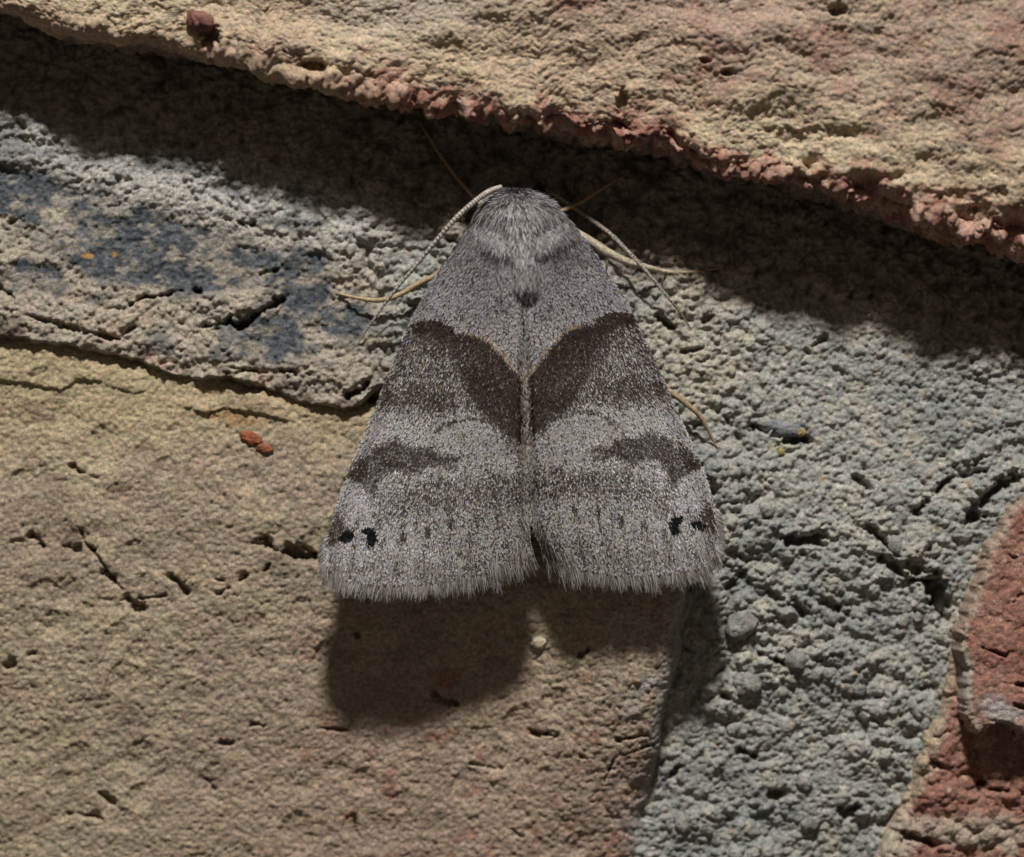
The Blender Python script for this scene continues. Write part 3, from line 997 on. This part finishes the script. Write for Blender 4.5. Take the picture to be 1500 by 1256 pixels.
for side in (-1, 1):
    nm = 'forewing'
    nu, nv = 70, 130
    uu, vv = np.meshgrid(np.linspace(0, 1, nu), np.linspace(0, 1, nv))
    x, y, h = wing_px(side, uu, vv)
    col = scale_colour(side, x, y, 0.5 + 0 * x, 0.5 + 0 * x, 0.5 + 0 * x)
    F = grid_faces(nv, nu)
    if side < 0:
        F = F[:, ::-1]
    wing = obj(nm, mesh_np(nm, seen(x, y, h), [F], col), M_wing, MOTH,
               'left forewing with dark band and two black spots' if side < 0 else 'right forewing with dark band and two black spots')
    md = wing.modifiers.new('thickness', 'SOLIDIFY')
    md.thickness = 0.00006
    md.offset = -1
    # scales in overlapping rows
    n = 84000
    # density follows true area: rejection on the row width
    v = rng.random(n * 2)
    wdt = 0.12 + 0.88 * v
    v = v[rng.random(n * 2) < wdt][:n]
    n = len(v)
    u = rng.random(n)
    v = np.clip(v, 0.004, 0.998)
    P, tu, tv, nn = wing_frame(side, u, v)
    x, y, h = wing_px(side, u, v)
    r1, r2, r3 = rng.random(n), rng.random(n), rng.random(n)
    col = scale_colour(side, x, y, r1, r2, r3)
    fan = (u - 0.5) * 0.25
    T = unit(tv + tu * (fan + rng.normal(0, 0.16, n))[:, None])
    Nn = unit(nn + tu * rng.normal(0, 0.22, n)[:, None] + tv * rng.normal(0, 0.12, n)[:, None])
    deep = sstep(0.8, 0.95, pattern_side(side, x, y)[0])
    L = rng.uniform(0.11, 0.20, n)
    W = rng.uniform(0.036, 0.066, n)
    Vs, Fs, Cs = scales(P + nn * rng.uniform(0.0, 0.03, n)[:, None], T, Nn, L, W, rng.uniform(0.04, 0.28, n), rng.uniform(-0.12, 0.12, n), col)
    sc = obj('wing_scales', mesh_np('wing_scales', Vs, Fs, Cs, True), M_scale, wing)
    sc['kind'] = 'stuff'
    # costal edge scales that lap over the rim
    # fringe: long hair scales along the outer margin, in clumps
    n = 8000
    u = np.sort(rng.random(n))
    v = 1.0 - rng.random(n) ** 1.3 * 0.085
    # round the tip: some run round the apex onto the costa
    m = rng.random(n) < 0.09
    u = np.where(m, 1.0 - 0.002 * rng.random(n), u)
    v = np.where(m, 1.0 - rng.random(n) * 0.10, v)
    P, tu, tv, nn = wing_frame(side, u, v)
    x, y, h = wing_px(side, u, v)
    clump = vn(u * 1000, 0 * u, 13, 900 + side)
    cl2 = vn(u * 1000, 0 * u, 31, 905 + side)
    out = (u - 0.45) * 0.30
    dirn = tv + tu * (out + (clump - 0.5) * 0.35 + rng.normal(0, 0.07, n))[:, None]
    apex = m[:, None]
    dirn = np.where(apex, tu * 0.8 + tv * 1.0 + tu * rng.normal(0, 0.2, n)[:, None], dirn)
    T = unit(dirn)
    Nn = unit(nn + tu * rng.normal(0, 0.35, n)[:, None])
    inner = sstep(0.5, 0.0, u)
    L = (0.50 + 0.35 * clump + 0.25 * cl2 + 0.30 * inner) * rng.uniform(0.65, 1.12, n)
    L = np.where(m, L * 0.45, L)
    W = rng.uniform(0.022, 0.046, n)
    r1, r2 = rng.random(n), rng.random(n)
    g = mix((0.20, 0.182, 0.165), (0.34, 0.32, 0.29), r2)
    g = mix(g, (0.105, 0.085, 0.070), (r1 < 0.34 + 0.18 * sstep(0.2, 0.6, u) * (clump > 0.5)) * 0.9)
    Vs, Fs, Cs = hairs(P + nn * rng.uniform(-0.10, 0.04, n)[:, None], T, Nn, L, W, rng.normal(-0.02, 0.08, n), rng.normal(-0.05, 0.06, n), g)
    fr = obj('fringe', mesh_np('fringe', Vs, Fs, Cs, True), M_hair, wing)
    fr['kind'] = 'stuff'

# --- body: head, collar, thorax and abdomen as one tube
BODY = np.array([  # py, half width px, centre h, half depth mm, centre x
    (276, 3, 2.9, 0.25, 757), (280, 15, 2.9, 0.75, 757), (287, 30, 3.0, 1.15, 757), (298, 44, 3.1, 1.55, 759), (314, 55, 3.2, 1.80, 761), (335, 60, 3.25, 1.95, 764),
    (358, 58, 3.3, 2.14, 766), (380, 52, 3.3, 2.30, 767), (400, 45, 3.3, 2.32, 768), (416, 41, 3.25, 2.36, 769), (428, 35, 3.15, 2.34, 770), (438, 26, 2.95, 2.2, 770), (447, 14, 2.9, 1.5, 770),
    (470, 46, 2.8, 1.25, 770), (540, 56, 2.8, 1.20, 771), (620, 52, 2.8, 1.10, 773), (700, 40, 2.9, 0.9, 775), (750, 24, 3.0, 0.6, 777), (775, 5, 3.1, 0.2, 778)], float)


def body_px(t, a):
    """t = picture y, a = angle (0 = towards the lens, +-90 = sides)"""
    hw = np.interp(t, BODY[:, 0], BODY[:, 1])
    ch = np.interp(t, BODY[:, 0], BODY[:, 2])
    hd = np.interp(t, BODY[:, 0], BODY[:, 3])
    cx = np.interp(t, BODY[:, 0], BODY[:, 4])
    c = np.cos(a)
    k = np.where(c > 0, np.abs(c) ** 1.55, c)          # softly domed back that runs out on to the wings
    return cx + 1.12 * hw * np.sin(a), t + 0 * a, ch + hd * k


tt = np.concatenate([np.linspace(276, 300, 14), np.linspace(303, 445, 40), np.linspace(450, 775, 40)])
aa = np.linspace(-math.pi, math.pi, 48, endpoint=False)
A, T_ = np.meshgrid(aa, tt)
x, y, h = body_px(T_, A)
V = seen(x, y, h)
idx = np.arange(V.shape[0] * V.shape[1]).reshape(V.shape[:2])
nx = np.roll(idx, -1, 1)
F = np.stack([idx[:-1], nx[:-1], nx[1:], idx[1:]], -1).reshape(-1, 4)
cb = mix((0.17, 0.15, 0.14), (0.12, 0.10, 0.095), sstep(-0.3, 0.3, fbm(x, y, 14, 3, 951)))
body = obj('body', mesh_np('body', V.reshape(-1, 3), [F, idx[0][None, ::-1], idx[-1][None, :]], cb.reshape(-1, 3)), M_hair, MOTH, 'furry grey head and thorax running into the abdomen')


def body_hair(n, t0, t1, a0, a1, Lr, Wr, seed, dirf, colf, lift=(0.10, 0.35), nrm=0.25):
    g = np.random.default_rng(seed)
    t = g.uniform(t0, t1, n)
    a = g.uniform(a0, a1, n)
    P = seen(*body_px(t, a)) * 1000
    e = 0.5
    tt_ = unit(seen(*body_px(t + e, a)) - seen(*body_px(t - e, a)))
    ta = unit(seen(*body_px(t, a + 0.02)) - seen(*body_px(t, a - 0.02)))
    nn = unit(np.cross(ta, tt_))
    ref = seen(*body_px(t, a)) - seen(np.interp(t, BODY[:, 0], BODY[:, 4]), t, np.interp(t, BODY[:, 0], BODY[:, 2]))
    nn = np.where((nn * ref).sum(1, keepdims=True) < 0, -nn, nn)
    side = dirf(t, a)
    T = unit(tt_ + ta * (side + g.normal(0, 0.22, n))[:, None])
    Nn = unit(nn + ta * g.normal(0, nrm, n)[:, None])
    x, y, h = body_px(t, a)
    col = colf(x, y, g.random(n), g.random(n))
    return hairs(P, T, Nn, g.uniform(*Lr, n), g.uniform(*Wr, n), g.uniform(*lift, n), g.uniform(-0.3, -0.05, n), col)


def thor_dir(t, a):
    # fan outwards at the collar, sweep in towards the crest at the back of the thorax
    return 0.75 * np.sin(a) * sstep(405, 320, t) - 0.8 * np.sin(a) * sstep(395, 430, t)


def thor_col(x, y, r1, r2):
    d = 0.34 + 0.34 * np.exp(-(((x - 765) / 20) ** 2 + ((y - 338) / 24) ** 2)) + 0.14 * np.exp(-(((x - 770) / 26) ** 2 + ((y - 428) / 10) ** 2))
    d = d + 0.18 * fbm(x, y, 26, 3, 961)
    c = mix((0.25, 0.238, 0.23), (0.42, 0.405, 0.40), r2 ** 1.5)
    c = mix(c, (0.17, 0.145, 0.125), (r1 < d + 0.12) * 0.85)
    return mix(c, (0.040, 0.034, 0.033), r1 < d * 0.85)


parts = [body_hair(4200, 310, 415, -1.2, -0.3, (0.5, 1.0), (0.018, 0.036), 34, lambda t, a: -0.25 + 0 * t, thor_col, (0.0, 0.15)),
         body_hair(4200, 310, 415, 0.3, 1.2, (0.5, 1.0), (0.018, 0.036), 35, lambda t, a: 0.25 + 0 * t, thor_col, (0.0, 0.15)),
         body_hair(23000, 283, 428, -1.75, 1.75, (0.24, 0.55), (0.022, 0.044), 31, thor_dir, thor_col),
         body_hair(2600, 277, 300, -1.9, 1.9, (0.14, 0.34), (0.024, 0.045), 32, lambda t, a: 0.8 * np.sin(a), thor_col, (0.3, 0.9), 0.5),
         body_hair(3200, 405, 440, -1.3, 1.3, (0.30, 0.62), (0.026, 0.05), 33, lambda t, a: -1.1 * np.sin(a), thor_col, (0.05, 0.2))]


def join(parts):
    V, F4, C, off = [], [], [], 0
    for v, f, c in parts:
        V.append(v)
        C.append(c)
        F4.append(f[0] + off)
        off += len(v)
    return np.concatenate(V), [np.concatenate(F4)], np.concatenate(C)


Vs, Fs, Cs = join(parts)
fur = obj('fur', mesh_np('fur', Vs, Fs, Cs, True), M_hair, body)
fur['kind'] = 'stuff'

# wing-base hairs: long tegula hairs over both shoulders, and the pale hair line where the wings meet
hp = []
for side in (-1, 1):
    n = 17000
    g = np.random.default_rng(40 + side)
    v = g.uniform(0.0, 0.27, n) ** 1.0
    u = g.uniform(0.0, 1.0, n) ** 0.9 * (1 - 0.3 * v)
    P, tu, tv, nn = wing_frame(side, u, v)
    x, y, h = wing_px(side, u, v)
    T = unit(tv + tu * (g.normal(-0.05, 0.20, n) - 0.55 * sstep(0.5, 0.05, u) * sstep(0.22, 0.08, v))[:, None])
    Nn = unit(nn + tu * g.normal(0, 0.3, n)[:, None])
    col = thor_col(x, y, g.random(n), g.random(n))
    col = mix(col, (0.28, 0.258, 0.28), 0.05 + 0.45 * sstep(0.08, 0.27, v))
    hp.append(hairs(P, T, Nn, g.uniform(0.2, 0.5, n) * (1.25 - 2.4 * v), g.uniform(0.022, 0.042, n), g.uniform(0.05, 0.26, n), g.uniform(-0.2, 0, n), col))
    n = 2600
    v = g.uniform(0.30, 1.0, n)
    u = g.uniform(0.0, 0.035, n) + 0.05 * g.random(n) * sstep(0.75, 1.0, v)
    P, tu, tv, nn = wing_frame(side, u, v)
    T = unit(tv + tu * g.normal(-0.05, 0.2, n)[:, None] + tu * (0.35 * sstep(0.8, 1.0, v))[:, None])
    Nn = unit(nn + tu * g.normal(0, 0.4, n)[:, None])
    r1, r2 = g.random(n), g.random(n)
    col = mix(mix((0.27, 0.245, 0.21), (0.36, 0.335, 0.30), r2), (0.10, 0.08, 0.06), (r1 < 0.22) * 0.9)
    Lh = g.uniform(0.18, 0.42, n) * (1 + 0.9 * sstep(0.75, 1.0, v))
    hp.append(hairs(P, T, Nn, Lh, g.uniform(0.024, 0.045, n), g.uniform(0.05, 0.30, n), g.uniform(-0.2, 0.1, n), col))
Vs, Fs, Cs = join(hp)
wh = obj('shoulder_hair', mesh_np('shoulder_hair', Vs, Fs, Cs, True), M_hair, body)
wh['kind'] = 'stuff'


# --- tubes for antennae and legs
def catmull(pts, n):
    p = np.asarray(pts, float)
    p = np.vstack([2 * p[0] - p[1], p, 2 * p[-1] - p[-2]])
    out = []
    m = len(p) - 3
    for t in np.linspace(0, m - 1e-6, n):
        i = int(t)
        f = t - i
        a, b, c, d = p[i:i + 4]
        out.append(0.5 * ((2 * b) + (-a + c) * f + (2 * a - 5 * b + 4 * c - d) * f * f + (-a + 3 * b - 3 * c + d) * f ** 3))
    return np.array(out)


def tube(name, pts, n, nc, radf, colf, mat, parent, label=None, hairn=0, hairL=0.08, hcol=(0.4, 0.36, 0.28), seed=5):
    """pts: (px, py, h, r mm)"""
    q = catmull(pts, n)
    if name == 'leg':          # keep the shin and foot on top of the grit
        fl_h = np.maximum(mortar_h(q[:, 0][None], q[:, 1][None]), buff_h(q[:, 0][None], q[:, 1][None]))[0]
        q[:, 2] = np.maximum(q[:, 2], np.convolve(np.pad(fl_h, 6, 'edge'), np.ones(13) / 13, 'valid') + q[:, 3] * 0.7)
    c = seen(q[:, 0], q[:, 1], q[:, 2]) * 1000
    rad = q[:, 3] * radf(np.linspace(0, 1, n))
    tg = unit(np.gradient(c, axis=0))
    ref = np.array((0.0, -1.0, 0.0))
    s1 = unit(np.cross(tg, ref))
    s2 = np.cross(s1, tg)
    ph = np.linspace(0, 2 * math.pi, nc, endpoint=False)
    V = c[:, None] + rad[:, None, None] * (s1[:, None] * np.cos(ph)[None, :, None] + s2[:, None] * np.sin(ph)[None, :, None])
    col = colf(np.linspace(0, 1, n))[:, None] * np.ones((1, nc, 1))
    idx = np.arange(n * nc).reshape(n, nc)
    nx = np.roll(idx, -1, 1)
    F = np.stack([idx[:-1], idx[1:], nx[1:], nx[:-1]], -1).reshape(-1, 4)
    o = obj(name, mesh_np(name, V.reshape(-1, 3) * S, [F, idx[0][None, :], idx[-1][None, ::-1]], col.reshape(-1, 3)), mat, parent, label)
    if hairn:
        g = np.random.default_rng(seed)
        k = g.integers(0, int(n * 0.8), hairn)
        a = g.uniform(0, 2 * math.pi, hairn)
        nn = s1[k] * np.cos(a)[:, None] + s2[k] * np.sin(a)[:, None]
        P = c[k] + nn * rad[k][:, None] * 0.95
        T = unit(tg[k] + nn * g.uniform(0.1, 0.6, hairn)[:, None])
        cc = np.asarray(hcol) * g.uniform(0.6, 1.25, hairn)[:, None]
        Vh, Fh, Ch = hairs(P, T, nn, g.uniform(0.5, 1.4, hairn) * hairL, np.full(hairn, 0.016), np.zeros(hairn), np.zeros(hairn), cc)
        ho = obj('leg_hair' if name == 'leg' else 'bristle', mesh_np('bristle', Vh, Fh, Ch), M_hair, o)
        ho['kind'] = 'stuff'
    return o


def ant_col(pale, dark):
    def f(t):
        k = (np.sin(t * 2 * math.pi * 62) > 0.1).astype(float)
        c = mix(pale, dark, k * (0.55 + 0.3 * t))
        return c * (1 - 0.35 * t)[:, None]
    return f


def ring(t):
    return 1 + 0.10 * np.sin(t * 2 * math.pi * 62)


def wall_h(px, py):
    return max(at1(mortar_h, px, py), at1(buff_h, px, py))


tube('antenna', [(734, 274, 3.5, .10), (716, 281, 3.9, .125), (695, 296, 3.9, .12), (668, 320, 3.7, .11), (640, 352, 3.3, .10), (610, 388, 2.9, .085), (580, 424, 2.5, .07),
                 (552, 462, 2.0, .055), (533, 490, 1.6, .04), (523, 506, 1.35, .022)], 500, 8, ring, ant_col((0.50, 0.46, 0.38), (0.16, 0.12, 0.09)), M_leg, MOTH,
     'pale ringed left antenna', 900, 0.05, (0.5, 0.47, 0.42), 61)
tube('antenna', [(783, 277, 1.7, .09), (812, 286, 1.6, .10), (848, 310, 1.5, .10), (890, 340, 1.65, .10), (920, 369, 1.8, .095), (945, 396, 1.9, .085), (972, 428, 1.75, .07),
                 (994, 455, 1.6, .055), (1012, 482, 1.35, .03)], 500, 8, ring, ant_col((0.34, 0.28, 0.20), (0.12, 0.09, 0.065)), M_leg, MOTH,  # shaded version of the left antenna's colours, shadow painted in
     'brownish right antenna', 1500, 0.10, (0.45, 0.42, 0.38), 62)
# compound eyes and palps at the front of the head
for px, py, hh in ((730, 287, 2.5), (788, 284, 2.4)):
    nr, nc = 14, 20
    th = np.linspace(0.02, math.pi - 0.02, nr)[:, None]
    ph = np.linspace(0, 2 * math.pi, nc, endpoint=False)[None, :]
    V = seen(px + 12 * np.sin(th) * np.cos(ph), py + 13 * np.sin(th) * np.sin(ph), hh + 0.4 * np.cos(th) + 0 * ph)
    idx = np.arange(nr * nc).reshape(nr, nc)
    nx = np.roll(idx, -1, 1)
    F = np.stack([idx[:-1], nx[:-1], nx[1:], idx[1:]], -1).reshape(-1, 4)
    obj('eye', mesh_np('eye', V.reshape(-1, 3), [F, idx[0][None, ::-1], idx[-1][None, :]], np.tile((0.02, 0.016, 0.012), (nr * nc, 1))), M_leg, MOTH)


def leg_col(a, b, k=0.5):
    return lambda t: mix(a, b, sstep(k - 0.15, k + 0.15, t))


one = lambda t: np.ones_like(t)
PALE, TANC, BRN = (0.46, 0.40, 0.27), (0.34, 0.25, 0.14), (0.36, 0.21, 0.10)
tube('leg', [(735, 315, 2.2, .16), (708, 300, 2.6, .15), (694, 288, 2.1, .10), (672, 264, 1.2, .075), (645, 228, 0.5, .07), (625, 196, 0.2, .055), (603, 168, wall_h(603, 168) + .05, .035)],
     90, 10, one, leg_col(PALE, BRN, 0.33), M_leg, MOTH, 'thin brown foreleg reaching up into the shadow', 250, 0.10)
tube('leg', [(800, 325, 2.2, .16), (818, 312, 2.0, .11), (850, 297, 1.3, .085), (880, 278, 0.9, .07), (905, 263, 0.5, .055), (928, 250, wall_h(928, 250) + .05, .035)],
     90, 10, one, leg_col(BRN, BRN, 0.4), M_leg, MOTH, 'thin brown right foreleg in the shadow under the brick', 200, 0.08)
lg = tube('leg', [(810, 318, 2.6, .16), (836, 336, 2.6, .17), (862, 352, 2.45, .19), (890, 370, 2.2, .19), (918, 383, 1.9, .15), (946, 391, 1.6, .11), (976, 398, 1.0, .09),
                  (1010, 399, 0.7, .07), (1040, 395, 0.6, .055), (1060, 392, max(wall_h(1060, 392), 0.2) + .04, .035)],
          120, 10, one, leg_col(PALE, BRN, 0.72), M_leg, MOTH, 'pale right middle leg stretched out past the wing', 900, 0.16, (0.48, 0.43, 0.32))
tube('spur', [(889, 374, 2.2, .07), (889, 388, 2.0, .06), (887, 404, 1.7, .03)], 24, 8, one, leg_col(PALE, PALE), M_leg, lg)
tube('leg', [(690, 352, 2.2, .14), (662, 378, 2.0, .13), (640, 402, 1.9, .12), (612, 416, 1.85, .12), (585, 432, 1.8, .115), (556, 440, 1.75, .11), (525, 437, 1.55, .085),
             (494, 430, wall_h(494, 430) + .05, .04)],
     110, 10, one, leg_col(TANC, TANC), M_leg, MOTH, 'tan left middle leg lying across the mortar ledge', 420, 0.09, (0.38, 0.30, 0.2))
tube('leg', [(930, 540, 1.9, .14), (968, 566, 1.9, .13), (990, 580, 1.75, .13), (1008, 594, 1.6, .12), (1024, 608, 1.45, .11), (1036, 628, 1.2, .085), (1050, 656, wall_h(1050, 656) + .05, .04)],
     100, 10, one, leg_col(TANC, TANC), M_leg, MOTH, 'tan right hind leg bent over the grey mortar', 350, 0.08, (0.38, 0.30, 0.2))
